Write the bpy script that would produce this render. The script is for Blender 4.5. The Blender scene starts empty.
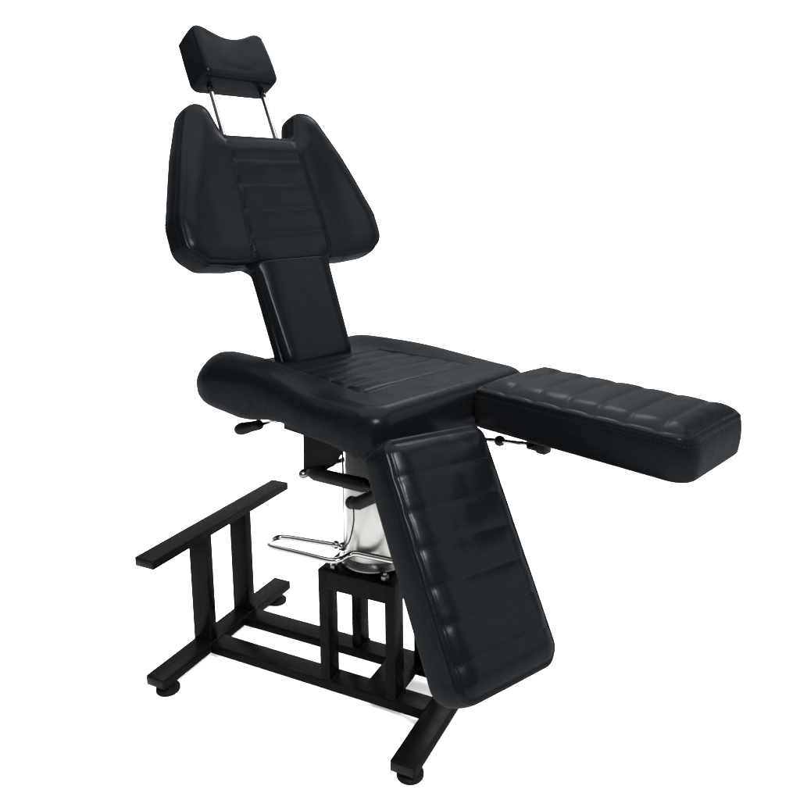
import bpy, bmesh, math, random
import numpy as np
from mathutils import Vector, Matrix, noise
from mathutils.geometry import delaunay_2d_cdt
random.seed(7)
S = 0.75                      # the drawing units below are turned into metres with this
ZF = -0.014                   # level of the floor in drawing units
col = bpy.context.scene.collection
PSI = math.radians(-18)       # the upper part is swivelled on the column
CX0 = 0.527

def toW(v):                   # upper-part coordinates -> base coordinates
    c, s = math.cos(PSI), math.sin(PSI)
    return Vector((CX0 + c*v[0] - s*v[1], s*v[0] + c*v[1], v[2]))
ident = lambda v: Vector(v)

# ------------------------------------------------------------------ materials
def dull_gloss(name, base, gloss, rough, edge=12):
    """dark coated surface: diffuse body plus a thin, nearly angle-independent gloss"""
    m = bpy.data.materials.new(name); m.use_nodes = True
    N, L = m.node_tree.nodes, m.node_tree.links
    N.remove(N['Principled BSDF']); out = N['Material Output']
    d = N.new('ShaderNodeBsdfDiffuse'); d.inputs['Color'].default_value = (*base, 1)
    g = N.new('ShaderNodeBsdfGlossy'); g.inputs['Roughness'].default_value = rough
    lw = N.new('ShaderNodeLayerWeight'); lw.inputs['Blend'].default_value = 0.5
    pw = N.new('ShaderNodeMath'); pw.operation = 'POWER'; pw.inputs[1].default_value = 3.5
    mr = N.new('ShaderNodeMapRange'); mr.inputs[3].default_value = 1.0; mr.inputs[4].default_value = edge
    L.new(lw.outputs['Facing'], pw.inputs[0]); L.new(pw.outputs[0], mr.inputs[0])
    vm = N.new('ShaderNodeVectorMath'); vm.operation = 'SCALE'; vm.inputs[0].default_value = gloss
    L.new(mr.outputs[0], vm.inputs['Scale']); L.new(vm.outputs[0], g.inputs['Color'])
    a = N.new('ShaderNodeAddShader'); L.new(d.outputs[0], a.inputs[0]); L.new(g.outputs[0], a.inputs[1])
    L.new(a.outputs[0], out.inputs['Surface'])
    return m, m.node_tree, d, g

def mat(name, base, rough, metal=0.0, spec=0.5):
    m = bpy.data.materials.new(name); m.use_nodes = True
    b = m.node_tree.nodes['Principled BSDF']
    b.inputs['Base Color'].default_value = (*base, 1)
    b.inputs['Roughness'].default_value = rough
    b.inputs['Metallic'].default_value = metal
    b.inputs['Specular IOR Level'].default_value = spec
    return m, m.node_tree, b

def leather(name, base, gloss, rough=0.30):
    m, nt, df, b = dull_gloss(name, base, gloss, rough)
    N, L = nt.nodes, nt.links
    tc = N.new('ShaderNodeTexCoord')
    vo = N.new('ShaderNodeTexVoronoi'); vo.feature = 'DISTANCE_TO_EDGE'; vo.inputs['Scale'].default_value = 520
    n1 = N.new('ShaderNodeTexNoise'); n1.inputs['Scale'].default_value = 26; n1.inputs['Detail'].default_value = 5
    n1.inputs['Roughness'].default_value = 0.55; n1.inputs['Distortion'].default_value = 0.6
    n2 = N.new('ShaderNodeTexNoise'); n2.inputs['Scale'].default_value = 9; n2.inputs['Detail'].default_value = 3
    for t in (vo, n1, n2): L.new(tc.outputs['Object'], t.inputs['Vector'])
    b1 = N.new('ShaderNodeBump'); b1.inputs['Strength'].default_value = 0.10; b1.inputs['Distance'].default_value = 0.0006
    b2 = N.new('ShaderNodeBump'); b2.inputs['Strength'].default_value = 0.17; b2.inputs['Distance'].default_value = 0.0035
    L.new(vo.outputs['Distance'], b1.inputs['Height'])
    L.new(n1.outputs['Fac'], b2.inputs['Height']); L.new(b1.outputs['Normal'], b2.inputs['Normal'])
    L.new(b2.outputs['Normal'], b.inputs['Normal']); L.new(b2.outputs['Normal'], df.inputs['Normal'])
    r = N.new('ShaderNodeMapRange'); r.inputs[3].default_value = rough-0.07; r.inputs[4].default_value = rough+0.07
    r.inputs[1].default_value = 0; r.inputs[2].default_value = 1
    L.new(n2.outputs['Fac'], r.inputs[0]); L.new(r.outputs[0], b.inputs['Roughness'])
    return m

def paint(name, base, rough=0.35, gloss=0.012):
    m, nt, df, b = dull_gloss(name, base, (gloss, gloss*.98, gloss*.95), rough, 10)
    N, L = nt.nodes, nt.links
    tc = N.new('ShaderNodeTexCoord')
    n1 = N.new('ShaderNodeTexNoise'); n1.inputs['Scale'].default_value = 240; n1.inputs['Detail'].default_value = 3
    n2 = N.new('ShaderNodeTexNoise'); n2.inputs['Scale'].default_value = 14; n2.inputs['Detail'].default_value = 6
    L.new(tc.outputs['Object'], n1.inputs['Vector']); L.new(tc.outputs['Object'], n2.inputs['Vector'])
    b1 = N.new('ShaderNodeBump'); b1.inputs['Strength'].default_value = 0.15; b1.inputs['Distance'].default_value = 0.0006
    L.new(n1.outputs['Fac'], b1.inputs['Height']); L.new(b1.outputs['Normal'], b.inputs['Normal'])
    r = N.new('ShaderNodeMapRange'); r.inputs[1].default_value = .3; r.inputs[2].default_value = .75
    r.inputs[3].default_value = rough-0.1; r.inputs[4].default_value = rough+0.2
    L.new(n2.outputs['Fac'], r.inputs[0]); L.new(r.outputs[0], b.inputs['Roughness'])
    return m

def metal(name, base, rough, met=1.0):
    m, nt, b = mat(name, base, rough, met)
    N, L = nt.nodes, nt.links
    tc = N.new('ShaderNodeTexCoord')
    n2 = N.new('ShaderNodeTexNoise'); n2.inputs['Scale'].default_value = 9; n2.inputs['Detail'].default_value = 3
    L.new(tc.outputs['Object'], n2.inputs['Vector'])
    r = N.new('ShaderNodeMapRange'); r.inputs[3].default_value = rough*0.6; r.inputs[4].default_value = rough*1.6
    L.new(n2.outputs['Fac'], r.inputs[0]); L.new(r.outputs[0], b.inputs['Roughness'])
    return m

M_LEATHER = leather('black_leather', (0.00075, 0.00090, 0.00105), (0.00100, 0.00117, 0.00130), 0.26)
M_PAINT = paint('black_powder_coat', (0.0006, 0.0006, 0.0005), 0.27, 0.0012)
M_PLASTIC = paint('black_plastic', (0.0010, 0.0011, 0.0012), 0.42, 0.003)
M_RUBBER = paint('black_rubber', (0.0010, 0.0010, 0.0010), 0.55, 0.002)
M_CHROME = metal('chrome', (0.092, 0.090, 0.087), 0.14)
M_COLUMN = metal('satin_steel', (0.085, 0.083, 0.078), 0.27, 0.5)
M_DARKSTEEL = metal('dark_steel', (0.04, 0.04, 0.04), 0.25)
M_WELD = metal('weld_bead', (0.0015, 0.0015, 0.0015), 0.5, 0.3)
M_THREAD, _, _ = mat('stitching_thread', (0.0020, 0.0023, 0.0026), 0.6, 0, 0.02)

# ------------------------------------------------------------------ object helpers
root = bpy.data.objects.new('tattoo_chair', None); col.objects.link(root)
ROOT = Vector((CX0*S, 0, ZF*S)); root.location = ROOT
root['label'] = 'black leather reclining tattoo chair with split leg rests on a black steel frame'
root['category'] = 'chair'

def link(name, bm, m, parent=None, kind=None, tf=ident, smooth=True, scale=True):
    """bm in drawing units; tf maps to base coordinates"""
    for v in bm.verts:
        v.co = tf(v.co)*S
    me = bpy.data.meshes.new(name)
    bmesh.ops.recalc_face_normals(bm, faces=bm.faces)
    bm.to_mesh(me); bm.free()
    if smooth:
        me.shade_smooth()
    o = bpy.data.objects.new(name, me); me.materials.append(m); col.objects.link(o)
    if parent is not None:
        # vertices are in world space: express them relative to the root
        o.parent = parent
        me.transform(Matrix.Translation(-ROOT))
    if kind: o['kind'] = kind
    return o

def box(bm, x0, x1, y0, y1, z0, z1, bev=0.002, seg=2):
    r = bmesh.ops.create_cube(bm, size=1)
    vs = r['verts']
    for v in vs:
        v.co = Vector(((x0+x1)/2+v.co.x*(x1-x0), (y0+y1)/2+v.co.y*(y1-y0), (z0+z1)/2+v.co.z*(z1-z0)))
    es = list({e for v in vs for e in v.link_edges})
    bmesh.ops.bevel(bm, geom=es, offset=bev, segments=seg, affect='EDGES', profile=0.5)

def tube(bm, pts, r, seg=14, cap=True):
    pts = [Vector(p) for p in pts]
    rr = r if isinstance(r, (list, tuple)) else [r]*len(pts)
    rings = []; up = None
    for i, p in enumerate(pts):
        t = (pts[min(i+1, len(pts)-1)]-pts[max(i-1, 0)]).normalized()
        if up is None:
            up = Vector((0, 0, 1)) if abs(t.z) < .9 else Vector((1, 0, 0))
        u = (up - t*up.dot(t)).normalized(); w = t.cross(u); up = u
        rings.append([bm.verts.new(p+(u*math.cos(a)+w*math.sin(a))*rr[i]) for a in [2*math.pi*k/seg for k in range(seg)]])
    for a, b in zip(rings, rings[1:]):
        for k in range(seg):
            bm.faces.new((a[k], a[(k+1) % seg], b[(k+1) % seg], b[k]))
    if cap:
        bm.faces.new(rings[0][::-1]); bm.faces.new(rings[-1])

def lathe(bm, prof, c, axis=Vector((0, 0, 1)), seg=48):
    axis = Vector(axis).normalized(); c = Vector(c)
    q = Vector((0, 0, 1)).rotation_difference(axis)
    rings = []
    for r, z in prof:
        rings.append([bm.verts.new(c+q @ Vector((max(r, 1e-4)*math.cos(2*math.pi*k/seg), max(r, 1e-4)*math.sin(2*math.pi*k/seg), z))) for k in range(seg)])
    for a, b in zip(rings, rings[1:]):
        for k in range(seg):
            bm.faces.new((a[k], a[(k+1) % seg], b[(k+1) % seg], b[k]))
    bm.faces.new(rings[0][::-1]); bm.faces.new(rings[-1])

def smooth_path(pts, n=8, closed=False):
    """Catmull-Rom"""
    P = [Vector(p) for p in pts]; out = []
    m = len(P)
    for i in range(m if closed else m-1):
        p0 = P[(i-1) % m] if closed or i > 0 else P[0]
        p1 = P[i]; p2 = P[(i+1) % m]
        p3 = P[(i+2) % m] if closed or i+2 < m else P[-1]
        for k in range(n):
            t = k/n
            out.append(0.5*((2*p1)+(-p0+p2)*t+(2*p0-5*p1+4*p2-p3)*t*t+(-p0+3*p1-3*p2+p3)*t**3))
    if not closed: out.append(P[-1])
    return out

# ------------------------------------------------------------------ cushions
def rounded_outline(corners, step=0.006):
    """corners: list of (x, y, radius); returns evenly sampled closed outline, counter-clockwise"""
    out = []
    n = len(corners)
    for i in range(n):
        a = Vector(corners[i-1][:2]); b = Vector(corners[i][:2]); c = Vector(corners[(i+1) % n][:2]); r = corners[i][2]
        u = (a-b).normalized(); w = (c-b).normalized()
        ang = u.angle(w)
        if ang > math.pi-0.02 or r <= 0:
            out.append(b); continue
        tl = min(r/math.tan(ang/2), (a-b).length*.49, (c-b).length*.49); r = tl*math.tan(ang/2)
        p1 = b+u*tl; p2 = b+w*tl
        cen = b+(u+w).normalized()*(r/math.sin(ang/2))
        a1 = math.atan2(*(p1-cen).yx); a2 = math.atan2(*(p2-cen).yx)
        d = (a2-a1+math.pi) % (2*math.pi)-math.pi
        k = max(4, int(abs(d)/0.15))
        for j in range(k+1):
            t = a1+d*j/k; out.append(cen+Vector((math.cos(t), math.sin(t)))*r)
    # resample
    P = np.array([[p.x, p.y] for p in out]); Q = np.vstack([P, P[:1]])
    L = np.r_[0, np.cumsum(np.hypot(*np.diff(Q, axis=0).T))]
    m = int(L[-1]/step); t = np.linspace(0, L[-1], m, endpoint=False)
    R = np.c_[np.interp(t, L, Q[:, 0]), np.interp(t, L, Q[:, 1])]
    area = 0.5*np.sum(R[:, 0]*np.roll(R[:, 1], -1)-np.roll(R[:, 0], -1)*R[:, 1])
    return R if area > 0 else R[::-1]

def seg_dist(pts, poly):
    a = poly; b = np.roll(poly, -1, axis=0); d = b-a; L2 = (d**2).sum(1)
    best = np.full(len(pts), 1e9)
    for i in range(len(a)):
        t = np.clip(((pts-a[i])@d[i])/L2[i], 0, 1)
        q = a[i]+t[:, None]*d[i]
        best = np.minimum(best, np.hypot(*(pts-q).T))
    return best

def inside(pts, poly):
    x, y = pts.T; c = np.zeros(len(pts), bool)
    j = len(poly)-1
    for i in range(len(poly)):
        xi, yi = poly[i]; xj, yj = poly[j]
        if yi != yj:
            c ^= ((yi > y) != (yj > y)) & (x < (xj-xi)*(y-yi)/(yj-yi)+xi)
        j = i
    return c

def fn(x, y, z, s=1.0):
    return noise.noise(Vector((x*s, y*s, z*s)))

def cushion(name, m, outline, top, bot, frame, parent, r_top=0.012, r_bot=0.010, puff=0.012, puff_w=0.045,
            step=0.004, bulge=0.004, seed=0.0, wr=0.0012, welt=True, tf=toW, inset=0.019):
    """Upholstered pad. outline in (a, b); top/bot(a, b) give the height along the frame's normal.
    r_top may be a function of (a, b)."""
    O, A, B, Nn = [Vector(v) for v in frame]
    n = len(outline)
    tan = np.roll(outline, -1, 0)-np.roll(outline, 1, 0); tan /= np.hypot(*tan.T)[:, None]
    nor = np.c_[tan[:, 1], -tan[:, 0]]                     # outward
    rt = [r_top(*p) if callable(r_top) else r_top for p in outline]
    rb = [r_bot(*p) if callable(r_bot) else r_bot for p in outline]
    bm = bmesh.new(); rings = []
    def P(a, b, h): return O+A*a+B*b+Nn*h
    def wob(a, b, h): return wr*(fn(a, b, h+seed, 9)+0.7*fn(a+3, b, h+seed, 22))
    def ftop(a, b, d):
        pf = -puff*(1-min(d/puff_w, 1))**2.2
        return top(a, b)+pf+wob(a, b, 0)*min(1, d/0.02)*1.6
    # lower face centre outwards, wall, upper edge
    prof = []
    for k in range(7):                                     # bottom rounding
        f = math.pi/2*k/6; prof.append(('b', 1-math.sin(f), 1-math.cos(f)))
    wallk = 10
    for k in range(1, wallk): prof.append(('w', k/wallk, 0))
    for k in range(9):
        f = math.pi/2*k/8; prof.append(('t', 1-math.cos(f), 1-math.sin(f)))
    for kind, p1, p2 in prof:
        ring = []
        for i in range(n):
            a, b = outline[i]; na, nb = nor[i]
            zt_ = top(a, b)-puff; zb_ = bot(a, b)
            zt0, zb0 = zt_-rt[i], zb_+rb[i]
            if zb0 > zt0: zb0 = zt0 = (zb0+zt0)/2
            if kind == 'b': ins = rb[i]*p1; h = zb0-(zb0-zb_)*p2 if False else zb_+(zb0-zb_)*p2
            elif kind == 'w': ins = 0; h = zb0+(zt0-zb0)*p1
            else:
                ins = rt[i]*p1
                h = zt0+(zt_-zt0)*(1-p2)+(top(a-na*ins, b-nb*ins)-top(a, b))*(1-p2)
            f = (h-zb_)/max(1e-5, zt_-zb_)
            off = bulge*math.sin(math.pi*min(1, max(0, f)))+wob(a*1.0, b*1.0, h)*1.2*math.sin(math.pi*min(1, max(0, f)))
            if welt:                                       # stitched seam a little below the upper edge
                dd = (zt_-h); off -= 0.0016*math.exp(-((dd-0.010)/0.0022)**2) if rt[i] < 0.02 else 0
            ring.append(bm.verts.new(P(a-na*(ins-off), b-nb*(ins-off), h)))
        rings.append(ring)
    # one more ring just inside (seam valley)
    DD = [inset*f for f in (0.06, 0.14, 0.24, 0.36, 0.5, 0.66, 0.83, 1.0)]
    last2 = np.array([[outline[i][0]-nor[i][0]*(rt[i]), outline[i][1]-nor[i][1]*(rt[i])] for i in range(n)])
    in_rings = []
    for dd in DD:
        ring2 = last2-nor*dd
        ok = np.array([True]*n)
        in_rings.append(ring2)
    for a_, b_ in zip(rings, rings[1:]):
        for k in range(n):
            bm.faces.new((a_[k], a_[(k+1) % n], b_[(k+1) % n], b_[k]))
    cur = rings[-1]
    for dd, ring2 in zip(DD, in_rings):
        nxt = []
        for i in range(n):
            a, b = ring2[i]
            seam = -0.0011*math.exp(-((dd-0.003)/0.0018)**2) if welt and rt[i] < 0.02 else 0
            nxt.append(bm.verts.new(P(a, b, ftop(a, b, dd)+seam)))
        for k in range(n):
            bm.faces.new((cur[k], cur[(k+1) % n], nxt[(k+1) % n], nxt[k]))
        cur = nxt
    # interior
    loop = in_rings[-1]
    lo, hi = loop.min(0), loop.max(0)
    ga, gb = np.meshgrid(np.arange(lo[0], hi[0], step), np.arange(lo[1], hi[1], step))
    G = np.c_[ga.ravel(), gb.ravel()]
    G = G[inside(G, loop)]
    dist = seg_dist(G, loop)
    G = G[dist > step*0.7]; dist = dist[dist > step*0.7]
    pts = [Vector(p) for p in loop]+[Vector(p) for p in G]
    ov, oe, of, o1, o2, o3 = delaunay_2d_cdt(pts, [], [list(range(n))], 1, 1e-6)
    vv = []
    for k, p in enumerate(ov):
        src = o1[k]
        j = next((s for s in src if s < n), None)
        if j is not None: vv.append(cur[j])
        else:
            d = inset+(dist[src[0]-n] if src else 0.0)
            vv.append(bm.verts.new(P(p.x, p.y, ftop(p.x, p.y, d))))
    for f in of:
        try: bm.faces.new([vv[i] for i in f])
        except ValueError: pass
    # under side
    u = rings[0]
    lp = [outline[i]-nor[i]*rb[i] for i in range(n)]
    pts = [Vector(p) for p in lp]
    ov, oe, of, o1, o2, o3 = delaunay_2d_cdt(pts, [], [list(range(n))], 1, 1e-6)
    for f in of:
        try: bm.faces.new([u[o1[i][0]] for i in f][::-1])
        except (ValueError, IndexError): pass
    o = link(name, bm, m, parent, tf=tf)
    def surf(a, b, d=0.1): return P(a, b, ftop(a, b, d))
    return o, surf, P

def stitches(lines, parent, name='stitching', r=0.0007, on=0.0052, gap=0.0028, tf=toW):
    """lines: lists of 3D points already on the surface"""
    bm = bmesh.new()
    for ln in lines:
        L = [0]
        for a, b in zip(ln, ln[1:]): L.append(L[-1]+(b-a).length)
        def at(t):
            for k in range(len(ln)-1):
                if L[k+1] >= t: return ln[k].lerp(ln[k+1], (t-L[k])/max(1e-9, L[k+1]-L[k]))
            return ln[-1]
        t = 0
        while t+on < L[-1]:
            on_ = on*random.uniform(.6, 1.0); tube(bm, [at(t), at(t+on_/2), at(t+on_)], [r*.6, r, r*.6], 5)
            t += on*random.uniform(.8, 1.15)+gap*random.uniform(.7, 1.5)
    return link(name, bm, M_THREAD, parent, tf=tf)

def sstep(e0, e1, x):
    t = min(1, max(0, (x-e0)/(e1-e0))); return t*t*(3-2*t)

def channel(t, edges, P, gd=0.0035, gw=0.0035):
    """height of a row of puffed bands separated by grooves at the given positions"""
    for a, b in zip(edges, edges[1:]):
        if a <= t <= b:
            p = (t-a)/(b-a); return P*(1-abs(2*p-1)**3.2)-P
    return -P
def vline(d, depth, w): return -depth*math.exp(-(d/w)**2)

# ---- seat (a = x forward, b = y, height = z)
def build_seat():
    out = rounded_outline([(0.300, -0.284, 0.060), (0.300, 0.284, 0.060), (-0.498, 0.286, 0.18), (-0.498, -0.286, 0.18)])
    E = [-0.150+i*0.0634 for i in range(6)]
    def hw(a): return 0.163+0.022*sstep(-.15, .167, a)
    def top(a, b):
        z = 0.905
        bol = sstep(0.15, 0.25, abs(b))*sstep(0.12, -0.17, a)
        rear = sstep(-0.13, -0.26, a)*0.25
        if b > 0: bol = 0.55*sstep(0.15, 0.25, b)*sstep(0.34, -0.22, a)
        z += 0.048*max(bol, 0) + 0.010*rear
        z -= 0.050*max(0, (-a-0.27)/0.16)**2
        z += 0.006*math.cos(a*5)*math.cos(b*5)-0.006
        if E[0]-.01 < a < E[-1]+.01 and abs(b) < hw(a)+.012:
            w = 1-sstep(hw(a)-0.006, hw(a)+0.004, abs(b))
            z += channel(a, E, 0.0042)*w*(1 if E[0] < a < E[-1] else 0) + (0.003*w)
            if E[0] < a < E[-1]: z += vline(abs(b)-hw(a), 0.004, 0.004)
        if abs(b) < hw(a)+.01: z += vline(a-E[-1], 0.0025, 0.004)
        return z
    def bot(a, b):
        z = 0.794+0.014*math.exp(-((a+.03)/.09)**2)-0.010*sstep(.12, .26, a)
        z -= 0.012*sstep(-0.08, -0.22, a)
        z += 0.0*sstep(-0.30, -0.44, a)
        return z
    def rt(a, b):
        r = 0.034
        r += 0.042*sstep(0.0, -0.32, a)
        return r
    def rb(a, b): return 0.018+0.02*sstep(-0.1, -0.35, a)
    fr = ((0, 0, 0), (1, 0, 0), (0, 1, 0), (0, 0, 1))
    o, surf, P = cushion('seat', M_LEATHER, out, top, bot, fr, root, r_top=rt, r_bot=rb, puff=0.0, puff_w=0.06,
                         step=0.0045, bulge=0.008, seed=1.3, wr=0.0010, welt=False)
    lines = []
    for s in (-1, 1):
        lines.append([surf(a, s*(hw(a)-.0005))+Vector((0, 0, .0004)) for a in np.linspace(E[0], E[-1], 60)])
        lines.append([surf(a, s*(hw(a)+.008))+Vector((0, 0, .0002)) for a in np.linspace(E[0], E[-1], 60)])
    for e in E[1:]:
        lines.append([surf(e, b)+Vector((0, 0, .0003)) for b in np.linspace(-hw(e), hw(e), 80)])
    st = stitches(lines, o)
    return o
seat = build_seat()

# ---- leg rests
def build_leg(frame, length, width, thick, edges, seed, label, chan):
    out = rounded_outline([(0, -width/2, 0.03), (length, -width/2, 0.044), (length, width/2, 0.044), (0, width/2, 0.03)])
    def top(a, b):
        e = min(max(a, edges[0]), edges[-1])
        inb = 1-sstep(width/2-0.010, width/2, abs(b))
        pin = 0.0007*fn(b*30, a*8, seed)
        return (channel(e, edges, chan)+pin)*inb + 0.004*math.cos(b/width*math.pi)
    def bot(a, b): return -thick
    o, surf, P = cushion('leg_rest', M_LEATHER, out, top, bot, frame, root, r_top=0.009, r_bot=0.012, puff=0.0145,
                         puff_w=0.050, step=0.0038, bulge=0.004, seed=seed, wr=0.0011)
    o['label'] = label
    nv = Vector(frame[3])
    lines = []
    for e in edges[1:-1]:
        lines.append([surf(e, b, width/2-abs(b)-.009)+nv*.0004 for b in np.linspace(-width/2+.014, width/2-.014, 70)])
    # twin rows of thread either side of the edge seam
    n = len(out)
    tan = np.roll(out, -1, 0)-np.roll(out, 1, 0); tan /= np.hypot(*tan.T)[:, None]; nor = np.c_[tan[:, 1], -tan[:, 0]]
    ring = [P(out[i][0]+nor[i][0]*.0020, out[i][1]+nor[i][1]*.0020, top(*out[i])-0.0145-0.017) for i in range(n)]
    lines.append(ring+[ring[0]])
    stitches(lines, o)
    return o
LF = 0.519
leg_far = build_leg(((0.322, 0.1485, 0.917), (0.9997, 0, -0.0245), (0, 1, 0), (0.0245, 0, 0.9997)), LF, 0.281, 0.110,
                    [0.014]+[0.017+0.0727*i for i in range(1, 7)]+[LF-.014], 4.1, 'leg rest raised level with the seat', 0.0034)
yw, tl, rl = -0.224, 1.023, -0.14
d = Vector((math.cos(tl)*math.cos(yw), math.cos(tl)*math.sin(yw), -math.sin(tl)))
b0 = Vector((-math.sin(yw), math.cos(yw), 0)); nn = d.cross(b0)
b2 = b0*math.cos(rl)+nn*math.sin(rl); n2 = d.cross(b2)
o0 = Vector((0.398, -0.194, 0.867))+d*0.002
leg_near = build_leg((o0+b2*.003, d, b2, n2), 0.502, 0.281, 0.098, [0.012]+[0.078+0.0702*i for i in range(6)]+[0.488], 8.7,
                     'leg rest folded down in front of the column', 0.0025)

# ---- backrest (a = y, b = s up the back, normal faces forward)
AB = math.radians(22)
BO = Vector((-.195, 0, .916)); BT = Vector((-math.sin(AB), 0, math.cos(AB))); BN = Vector((math.cos(AB), 0, math.sin(AB)))
def build_back():
    half = [(0.118, -0.045, 0.0), (0.122, 0.274, 0.022), (0.205, 0.270, 0.0), (0.300, 0.278, 0.04), (0.352, 0.318, 0.05), (0.352, 0.400, 0.1), (0.285, 0.590, 0.12),
            (0.222, 0.730, 0.055), (0.150, 0.730, 0.035), (0.122, 0.644, 0.022)]
    pts = half+[((-x*0.93 if x > .2 else -x), y, r) for x, y, r in half[::-1]]
    out = rounded_outline(pts, 0.005)
    G = [0.268, 0.350, 0.424, 0.497, 0.570, 0.655]
    def hw(s): return 0.1185+0.014*sstep(.62, .28, s)
    def top(y, s):
        h = 0
        w = 1-sstep(hw(s)-0.004, hw(s)+0.004, abs(y))
        if s > .268:
            h += (channel(min(max(s, G[0]), G[-1]), G, 0.0030))*w
            if s < .635: h += vline(abs(y)-hw(s), 0.0045, 0.0045)
            h += 0.010*sstep(0.13, 0.24, abs(y))*sstep(.75, .5, s)      # wings curl gently forward
        h -= 0.020*(1-sstep(0.258, 0.276, s))
        h += vline(s-0.270, 0.004, 0.005)*w
        return h
    def bot(y, s): return -0.088+0.022*(1-sstep(0.24, 0.275, s))
    o, surf, P = cushion('backrest', M_LEATHER, out, top, bot, (BO, (0, 1, 0), BT, BN), root, r_top=0.008, r_bot=0.010,
                         puff=0.0115, puff_w=0.050, step=0.0042, bulge=0.004, seed=12.2, wr=0.0007)
    L = []
    for sg in (-1, 1):
        L.append([surf(sg*(hw(s)-.0005), s)+BN*.0004 for s in np.linspace(.275, .62, 90)])
        L.append([surf(sg*(hw(s)+.007), s)+BN*.0002 for s in np.linspace(.275, .62, 90)])
    for g in G[1:-1]:
        L.append([surf(y, g)+BN*.0003 for y in np.linspace(-hw(g), hw(g), 60)])
    n = len(out)
    tan = np.roll(out, -1, 0)-np.roll(out, 1, 0); tan /= np.hypot(*tan.T)[:, None]; nor = np.c_[tan[:, 1], -tan[:, 0]]
    for dz, of in ((0.018, .0034), (0.075, .0034)):
        ring = [P(out[i][0]+nor[i][0]*of, out[i][1]+nor[i][1]*of, top(*out[i])-.0115-dz) for i in range(n) if out[i][1] > -.02]
        # cut the ring where it leaves the visible part
        k = max(range(len(ring)), key=lambda i: (ring[i]-ring[i-1]).length)
        L.append(ring[k:]+ring[:k])
    stitches(L, o)
    # lumbar pad on the stem
    lo = rounded_outline([(0.1145, -0.022, 0.029), (0.1285, 0.274, 0.015), (-0.1285, 0.274, 0.015), (-0.1145, -0.022, 0.029)], 0.005)
    pad, surf2, P2 = cushion('lumbar_pad', M_LEATHER, lo, lambda y, s: 0.004-0.012*(max(0, abs(y)-0.070)/0.045)**2-0.006*(max(0, -s+.015)/0.035)**2, lambda y, s: -0.034,
                             (BO, (0, 1, 0), BT, BN), o, r_top=lambda y, s: 0.011-0.006*sstep(.24, .265, s), r_bot=0.006, puff=0.0, puff_w=0.048, step=0.004, inset=0.007, welt=False,
                             bulge=0.002, seed=3.3, wr=0.0006)
    tan = np.roll(lo, -1, 0)-np.roll(lo, 1, 0); tan /= np.hypot(*tan.T)[:, None]; nor = np.c_[tan[:, 1], -tan[:, 0]]
    ring = [P2(lo[i][0]+nor[i][0]*.0018, lo[i][1]+nor[i][1]*.0018, 0.004-0.026) for i in range(len(lo))]
    stitches([ring+[ring[0]]], pad)
    return o
back = build_back()

# ---- headrest
AH = math.radians(27)
HO = Vector((-.503, 0, 1.679)); HT = Vector((-math.sin(AH), 0, math.cos(AH))); HN = Vector((math.cos(AH), 0, math.sin(AH)))
def build_head():
    topc = [(0.118, 0.150), (0.104, 0.160), (0.085, 0.159), (0.055, 0.146), (0.02, 0.1365), (-0.02, 0.1365), (-0.055, 0.146), (-0.085, 0.159), (-0.104, 0.160), (-0.118, 0.150)]
    tp = smooth_path([(x, y, 0) for x, y in topc], 4)
    pts = [(-0.124, -0.003, 0.022), (0.124, -0.003, 0.022), (0.122, 0.075, 0)]+[(p.x, p.y, 0) for p in tp]+[(-0.122, 0.075, 0)]
    out = rounded_outline(pts, 0.004)
    def top(y, s):
        return -0.004-0.008*math.exp(-(y/0.055)**2)*(0.2+0.8*s/0.15)+0.004*math.sin(math.pi*s/0.15)
    o, surf, P = cushion('headrest', M_LEATHER, out, top, lambda y, s: -0.104, (HO, (0, 1, 0), HT, HN), root, r_top=0.016,
                         r_bot=0.006, puff=0.0, puff_w=0.040, step=0.0035, inset=0.005, bulge=0.003, seed=21.7, wr=0.0014, welt=False)
    for sg in (-1, 1):
        bm = bmesh.new()
        a = Vector((-.555, sg*.0885, 1.650)); b = Vector((-.4945, sg*.0895, 1.510)); dr = (b-a).normalized()
        tube(bm, [a-dr*.03, a, b, b+dr*.12], 0.0080, 16)
        link('rod', bm, M_CHROME, o, tf=toW)
        bm = bmesh.new()
        q = a+dr*0.018
        lathe(bm, [(0.007, -.004), (0.0105, -.003), (0.0105, .004), (0.008, .006)], q, dr, 20)
        link('rod_socket', bm, M_PLASTIC, o, tf=toW)
    return o
head = build_head()

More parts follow.
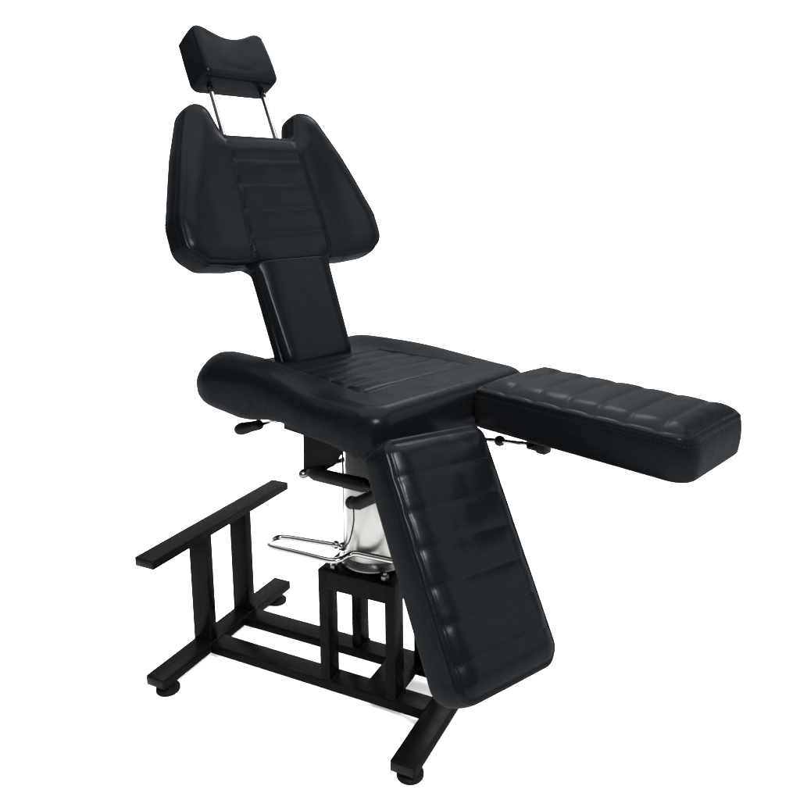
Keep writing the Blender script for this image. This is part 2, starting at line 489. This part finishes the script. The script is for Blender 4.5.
# ------------------------------------------------------------------ under the seat
YB = -0.13
def build_under():
    # thin carrier tray right under the seat
    bm = bmesh.new()
    box(bm, -0.125, 0.19, -0.196, 0.196, 0.755, 0.802, 0.003)
    tray = link('seat_frame', bm, M_PAINT, root, tf=toW)
    # tilt bracket plates
    for y in (-0.170, 0.164):
        bm = bmesh.new()
        prof = [(-0.078, 0.767), (0.094, 0.767), (0.034, 0.688), (-0.055, 0.636), (-0.082, 0.645)]
        lo = [bm.verts.new((x, y, z)) for x, z in prof]; hi = [bm.verts.new((x, y+.006, z)) for x, z in prof]
        bm.faces.new(lo); bm.faces.new(hi[::-1])
        for k in range(len(prof)):
            bm.faces.new((lo[k], hi[k], hi[(k+1) % len(prof)], lo[(k+1) % len(prof)]))
        link('tilt_bracket', bm, M_PAINT, tray, tf=toW, smooth=False)
    bm = bmesh.new()
    tube(bm, [(-0.064, -0.178, 0.650), (-0.064, 0.172, 0.650)], 0.006, 14)
    lathe(bm, [(0.002, -.017), (0.009, -.013), (0.0125, -.005), (0.0125, .003), (0.009, .006)], (-0.068, -0.178, 0.646), (0, 1, 0), 24)
    link('pivot_bolt', bm, M_DARKSTEEL, tray, tf=toW)
    # gas spring under the seat
    bm = bmesh.new()
    a = Vector((-0.052, -0.182, 0.655)); b = Vector((0.20, -0.175, 0.677)); dr = (b-a).normalized()
    lathe(bm, [(0.004, 0), (0.008, .004), (0.014, .022), (0.0172, .034), (0.0172, .20), (0.014, .215), (0.008, .218), (0.0075, .285)], a, dr, 28)
    g = link('gas_spring', bm, M_PLASTIC, root, tf=toW)
    # backrest hinge plates
    for y in (-.08, .07):
        bm = bmesh.new()
        tube(bm, [(-0.08, y, 0.79), (-.19, y, .80), (-.245, y, .88), (-.274, y, .992)], 0.010, 10)
        link('backrest_bracket', bm, M_PAINT, root, tf=toW)
    # saddle on top of the column
    bm = bmesh.new()
    box(bm, -0.09, 0.09, -0.08, 0.08, 0.745, 0.781, 0.004)
    link('column_head', bm, M_PAINT, root, tf=toW)
    # swing arm that carries the lowered leg rest
    bm = bmesh.new()
    tube(bm, [(0.075, -0.15, 0.600), (0.10, -0.148, 0.605), (0.24, -0.14, 0.690), (0.29, -0.14, 0.740)], [0.0150, 0.0165, 0.0165, 0.016], 22)
    bmesh.ops.create_uvsphere(bm, u_segments=24, v_segments=14, radius=0.0162, matrix=Matrix.Translation((0.078, -0.15, 0.601)))
    link('swing_arm', bm, M_PLASTIC, root, tf=toW)
    # hinge barrels between seat and leg rests
    for sg in (-1, 1):
        bm = bmesh.new()
        tube(bm, [(0.292, sg*.05, 0.806), (0.292, sg*.23, 0.806)], 0.009, 12)
        box(bm, 0.18, 0.285, sg*.14-.02, sg*.14+.02, 0.796, 0.808, .002)
        link('leg_rest_hinge', bm, M_PAINT, root, tf=toW)
    # recline lever
    bm = bmesh.new()
    p0 = Vector((-0.235, -0.155, 0.790)); p1 = Vector((-0.295, -0.175, 0.7305))
    pa = Vector((-0.248, -0.185, 0.7385)); pb = Vector((-0.10, -0.160, 0.7885))
    tube(bm, [pa, pb], 0.0060, 12)
    lv = link('recline_lever', bm, M_CHROME, root, tf=toW)
    bm = bmesh.new()
    dr = (pa-pb).normalized()
    lathe(bm, [(0.008, -.008), (0.0125, -.006), (0.014, 0.0), (0.0145, .03), (0.017, .055), (0.0175, .072), (0.014, .085), (0.007, .091), (0.001, .092)], pa, dr, 28)
    link('handle_grip', bm, M_PLASTIC, lv, tf=toW)
    # support rod under the raised leg rest
    bm = bmesh.new()
    tube(bm, [(0.22, 0.12, 0.733), (0.412, 0.12, 0.758)], 0.0055, 12)
    lr = link('leg_rest_rod', bm, M_CHROME, root, tf=toW)
    bm = bmesh.new()
    lathe(bm, [(0.006, -.010), (0.012, -.008), (0.014, 0), (0.012, .008), (0.006, .012)], (0.322, 0.12, 0.7463), (1, 0, .12), 20)
    link('rod_knob', bm, M_PLASTIC, lr, tf=toW)
    bm = bmesh.new()
    box(bm, 0.408, 0.436, 0.106, 0.134, 0.748, 0.773, .004)
    box(bm, 0.434, 0.462, 0.104, 0.136, 0.744, 0.775, .006)
    box(bm, 0.420, 0.455, 0.108, 0.132, 0.770, 0.797, .002)
    tube(bm, [(0.422, 0.096, 0.759), (0.422, 0.142, 0.759)], 0.006, 10)
    link('rod_clamp', bm, M_PLASTIC, lr, tf=toW)
    # thin release cable
    bm = bmesh.new()
    tube(bm, smooth_path([(0.095, -0.16, 0.600), (0.10, -0.165, 0.56), (0.075, -0.16, 0.50), (0.02, -0.14, 0.455), (-0.02, -0.11, 0.43)], 8), 0.0018, 8)
    link('release_cable', bm, M_PLASTIC, root, tf=toW)
build_under()

# ------------------------------------------------------------------ column and pedal
ZT = 0.3694
bm = bmesh.new()
lathe(bm, [(0.084, ZT+.024), (0.085, ZT+.026), (0.0835, 0.60), (0.0825, 0.603), (0.0775, 0.605), (0.076, 0.744)], (CX0, 0, 0), seg=96)
column = link('hydraulic_column', bm, M_COLUMN, root)
bm = bmesh.new()
lathe(bm, [(0.080, ZT+.001), (0.095, ZT+.002), (0.096, ZT+.013), (0.089, ZT+.022), (0.0855, ZT+.030), (0.084, ZT+.031)], (CX0, 0, 0), seg=96)
link('column_collar', bm, M_DARKSTEEL, column)
bm = bmesh.new()        # flat guide strip running up the side of the column
for ang in (math.radians(222),):
    c = Vector((CX0+.083*math.cos(ang), .083*math.sin(ang), 0)); t = Vector((-math.sin(ang), math.cos(ang), 0))
    tube(bm, [c+Vector((0, 0, ZT+.03)), c+Vector((0, 0, .74))], 0.003, 8)
link('guide_strip', bm, M_DARKSTEEL, column)

zp = 0.418
bm = bmesh.new()
loop = [(0.470, -0.050, zp+.004), (0.440, -0.056, zp), (0.422, -0.059, zp), (0.35, -0.0665, zp), (0.298, -0.072, zp), (0.272, -0.082, zp), (0.266, -0.108, zp), (0.276, -0.129, zp), (0.300, -0.136, zp),
        (0.38, -0.137, zp), (0.465, -0.1385, zp), (0.492, -0.128, zp+.002), (0.505, -0.104, zp+.006), (0.522, -0.094, zp+.010), (0.56, -0.092, zp+.010), (0.66, -0.088, zp+.010), (0.70, -0.07, zp+.008)]
tube(bm, smooth_path(loop, 8), 0.0079, 18)
pedal = link('foot_pedal', bm, M_CHROME, root)
bm = bmesh.new()
lathe(bm, [(0.007, -.018), (0.0115, -.016), (0.0115, -.005), (0.0085, -.003), (0.0085, .003), (0.0115, .005), (0.0115, .016), (0.007, .018)], (0.447, -0.055, zp), (1, -.1, 0), 20)
link('pedal_nut', bm, M_CHROME, pedal)

# ------------------------------------------------------------------ steel base
W2 = 0.0645/2; Z0 = 0.0193; Z1 = 0.0477; XR = 0.7517
def weld(bm, a, b, r=0.0022):
    n = 14; a = Vector(a); b = Vector(b)
    pts = [a.lerp(b, k/n)+Vector((random.uniform(-1, 1), random.uniform(-1, 1), random.uniform(-1, 1)))*.0005 for k in range(n+1)]
    tube(bm, pts, [r*random.uniform(.75, 1.25) for _ in pts], 7)

for x in (0, XR):
    bm = bmesh.new(); box(bm, x-W2, x+W2, -.3, .3, Z0, Z1, 0.0022)
    foot = link('cross_foot', bm, M_PAINT, root)
    for y in (-.3, .3):     # pressed-in end caps
        bm = bmesh.new()
        sg = 1 if y > 0 else -1
        box(bm, x-W2+.004, x+W2-.004, min(y, y+sg*.0012), max(y, y+sg*.0012), Z0+.004, Z1-.004, 0.0005, 1)
        link('end_cap', bm, M_PLASTIC, foot)
    for y in (-.258, .258):
        bm = bmesh.new()
        xx = x+(.004 if x == 0 else 0)
        lathe(bm, [(0.031, ZF), (0.033, ZF+.003), (0.033, ZF+.010), (0.029, ZF+.014), (0.016, ZF+.018), (0.014, ZF+.022), (0.014, Z0-.0003)], (xx, y, 0), seg=40)
        link('leveling_foot', bm, M_RUBBER, foot)
for s in (-1, 1):
    bm = bmesh.new(); y0, y1 = sorted((s*.0489, s*.1109))
    box(bm, W2+.0005, XR-W2-.0005, y0, y1, Z0+.0004, Z1-.0004, 0.0022)
    r = link('rail', bm, M_PAINT, root)
    for x in (W2, XR-W2):
        bm = bmesh.new()
        weld(bm, (x, y0+.0, Z0+.003), (x, y0+.0, Z1)); weld(bm, (x, y0+.0, Z1), (x, y1-.002, Z1))
        link('weld_bead', bm, M_PAINT, r)
bm = bmesh.new()
box(bm, -W2, W2, -.3085, .3085, .3746, .3999, 0.0022)
bar = link('foot_bar', bm, M_PAINT, root)
for y in (-.3085, .3085):
    bm = bmesh.new()
    sg = 1 if y > 0 else -1
    box(bm, -W2+.004, W2-.004, min(y, y+sg*.0012), max(y, y+sg*.0012), .3746+.004, .3999-.004, 0.0005, 1)
    link('end_cap', bm, M_PLASTIC, bar)
for s in (-1, 1):
    bm = bmesh.new(); y0, y1 = sorted((s*.0775, s*.1062))
    box(bm, -W2+.0005, W2-.0005, y0, y1, Z1, .3746, 0.002)
    p = link('post', bm, M_PAINT, bar)
    bm = bmesh.new()
    weld(bm, (-W2+.002, y0, Z1+.001), (W2, y0, Z1+.001)); weld(bm, (W2-.001, y0, Z1), (W2-.001, y1, Z1))
    link('weld_bead', bm, M_PAINT, p)
# tower that carries the column
xs = (.4126, .4424, .6112, .6409)
bm = bmesh.new()
ya, yb = .0605, .1109
for s in (-1, 1):
    y0, y1 = sorted((s*ya, s*yb))
    box(bm, xs[0]+.0006, xs[3]-.0006, y0+.0006, y1-.0006, ZT-.0536, ZT-.0006, 0.002)
box(bm, xs[0]+.0012, xs[1], -ya, ya, ZT-.0530, ZT-.0010, 0.002)
box(bm, xs[2], xs[3]-.0012, -ya, ya, ZT-.0530, ZT-.0010, 0.002)
box(bm, xs[0]+.01, xs[3]-.01, -yb+.012, yb-.012, ZT-.006, ZT+.0012, 0.001)
tower = link('column_tower', bm, M_PAINT, root)
for s in (-1, 1):
    for x0, x1 in ((xs[0], xs[1]), (xs[2], xs[3])):
        y0, y1 = sorted((s*ya, s*yb))
        bm = bmesh.new(); box(bm, x0, x1, y0, y1, Z1, ZT, 0.0022)
        p = link('post', bm, M_PAINT, tower)
for s in (-1, 1):
    for x0, x1 in ((xs[0], xs[1]), (xs[2], xs[3])):
        bm = bmesh.new()
        y0, y1 = sorted((s*ya, s*yb))
        weld(bm, (x1+.0012, y0, Z1+.0015), (x1+.0012, y1, Z1+.0015), .0026)
        link('weld_bead', bm, M_PAINT, tower)
for x, y in ((.452, -.09), (.452, .09), (.602, -.088), (.602, .09)):
    bm = bmesh.new(); lathe(bm, [(.011, 0), (.011, .010), (.009, .012), (.005, .0125), (.005, .018)], (x, y, ZT+.0012), seg=6)
    link('bolt', bm, M_DARKSTEEL, tower, smooth=False)
# flat plate between the rails
bm = bmesh.new()
box(bm, .535, .640, -.1085, .1085, Z1, Z1+.004, 0.001)
link('base_plate', bm, M_PAINT, root)

# ------------------------------------------------------------------ backdrop
def backdrop():
    m, nt, b = mat('white_paper_sweep', (0.94, 0.94, 0.94), 0.9, 0, 0.0)
    N, L = nt.nodes, nt.links
    tc = N.new('ShaderNodeTexCoord'); n1 = N.new('ShaderNodeTexNoise'); n1.inputs['Scale'].default_value = 60
    L.new(tc.outputs['Object'], n1.inputs['Vector'])
    bp = N.new('ShaderNodeBump'); bp.inputs['Strength'].default_value = .05; bp.inputs['Distance'].default_value = .001
    L.new(n1.outputs['Fac'], bp.inputs['Height']); L.new(bp.outputs['Normal'], b.inputs['Normal'])
    yaw = 2.0199307891; f = Vector((math.cos(yaw), math.sin(yaw), 0)); r = Vector((math.sin(yaw), -math.cos(yaw), 0))
    prof = [(-4.5, 0), (0, 0), (2.2, 0)]
    R = 0.9
    for k in range(1, 13):
        a = math.pi/2*k/12; prof.append((2.2+R*math.sin(a), R-R*math.cos(a)))
    prof += [(2.2+R, 5.0)]
    bm = bmesh.new(); rows = []
    for u, z in prof:
        rows.append([bm.verts.new(Vector((.3, .1, ZF))+f*u+r*w+Vector((0, 0, z))) for w in (-5.5, 0, 5.5)])
    for a, b_ in zip(rows, rows[1:]):
        for k in range(2): bm.faces.new((a[k], a[k+1], b_[k+1], b_[k]))
    me_o = link('studio_floor', bm, m, None, 'structure')
backdrop()

# ------------------------------------------------------------------ world, lamps
w = bpy.data.worlds.new('World'); bpy.context.scene.world = w; w.use_nodes = True
bg = w.node_tree.nodes['Background']; bg.inputs['Color'].default_value = (1, 1, 1, 1); bg.inputs['Strength'].default_value = 0.65

yaw = 2.0199307891; F = Vector((math.cos(yaw), math.sin(yaw), 0)); Rt = Vector((math.sin(yaw), -math.cos(yaw), 0))
CEN = Vector((.4*S, 0, 0))
def lamp(name, fwd, right, up, size, power, target=None, color=(1, 1, 1), sy=None):
    l = bpy.data.lights.new(name, 'AREA'); l.shape = 'RECTANGLE'; l.size = size; l.size_y = sy or size
    l.energy = power; l.color = color
    o = bpy.data.objects.new(name, l); col.objects.link(o)
    p = CEN+F*fwd+Rt*right+Vector((0, 0, up)); o.location = p
    t = target if target is not None else CEN+Vector((0, 0, .6))
    o.rotation_euler = (t-p).to_track_quat('-Z', 'Y').to_euler()
    return o
lamp('added_floor_fill', 0.5, 0.0, 3.3, 4.2, 1000, CEN+F*.2)  # added overhead fill, whitens the floor and thins the shadows under the frame
lamp('added_backdrop_fill', 0.7, -2.6, 2.6, 1.2, 32, CEN+F*2.3+Vector((0, 0, .8)))  # added pair of fills, left and right, only to whiten the sweep
lamp('added_backdrop_fill', 0.7, 2.6, 2.6, 1.2, 32, CEN+F*2.3+Vector((0, 0, .8)))
lamp('key_softbox', -1.95, 0.40, 1.85, 0.42, 310, CEN+Vector((0, 0, .7)))

lamp('rear_strip', 1.75, 0.75, 2.6, 0.6, 85, CEN+Vector((.3, 0, .65)))
lamp('window_softbox', -0.5, 3.7, 1.85, 3.4, 350, CEN+Vector((0, 0, .7)))

# ------------------------------------------------------------------ camera
cam = bpy.data.cameras.new('camera'); co = bpy.data.objects.new('camera', cam); col.objects.link(co)
pit, rol = 0.1765328186, -0.0081696659
f = Vector((math.cos(pit)*math.cos(yaw), math.cos(pit)*math.sin(yaw), -math.sin(pit)))
right = Vector((math.sin(yaw), -math.cos(yaw), 0)); up = right.cross(f)
r2 = right*math.cos(rol)+up*math.sin(rol); u2 = -right*math.sin(rol)+up*math.cos(rol)
co.matrix_world = Matrix.Translation(Vector((1.4408458719, -1.6789277024, 1.3351823829))*S) @ Matrix((r2, u2, -f)).transposed().to_4x4()
cam.sensor_width = 36; cam.lens = 756.793/800*36
cam.shift_x = (400-408.2702)/800; cam.shift_y = (331.778-400)/800
cam.clip_start = 0.05; cam.clip_end = 60
sc = bpy.context.scene; sc.camera = co
sc.view_settings.view_transform = 'Standard'; sc.view_settings.look = 'None'
sc.view_settings.exposure = 0; sc.view_settings.gamma = 1
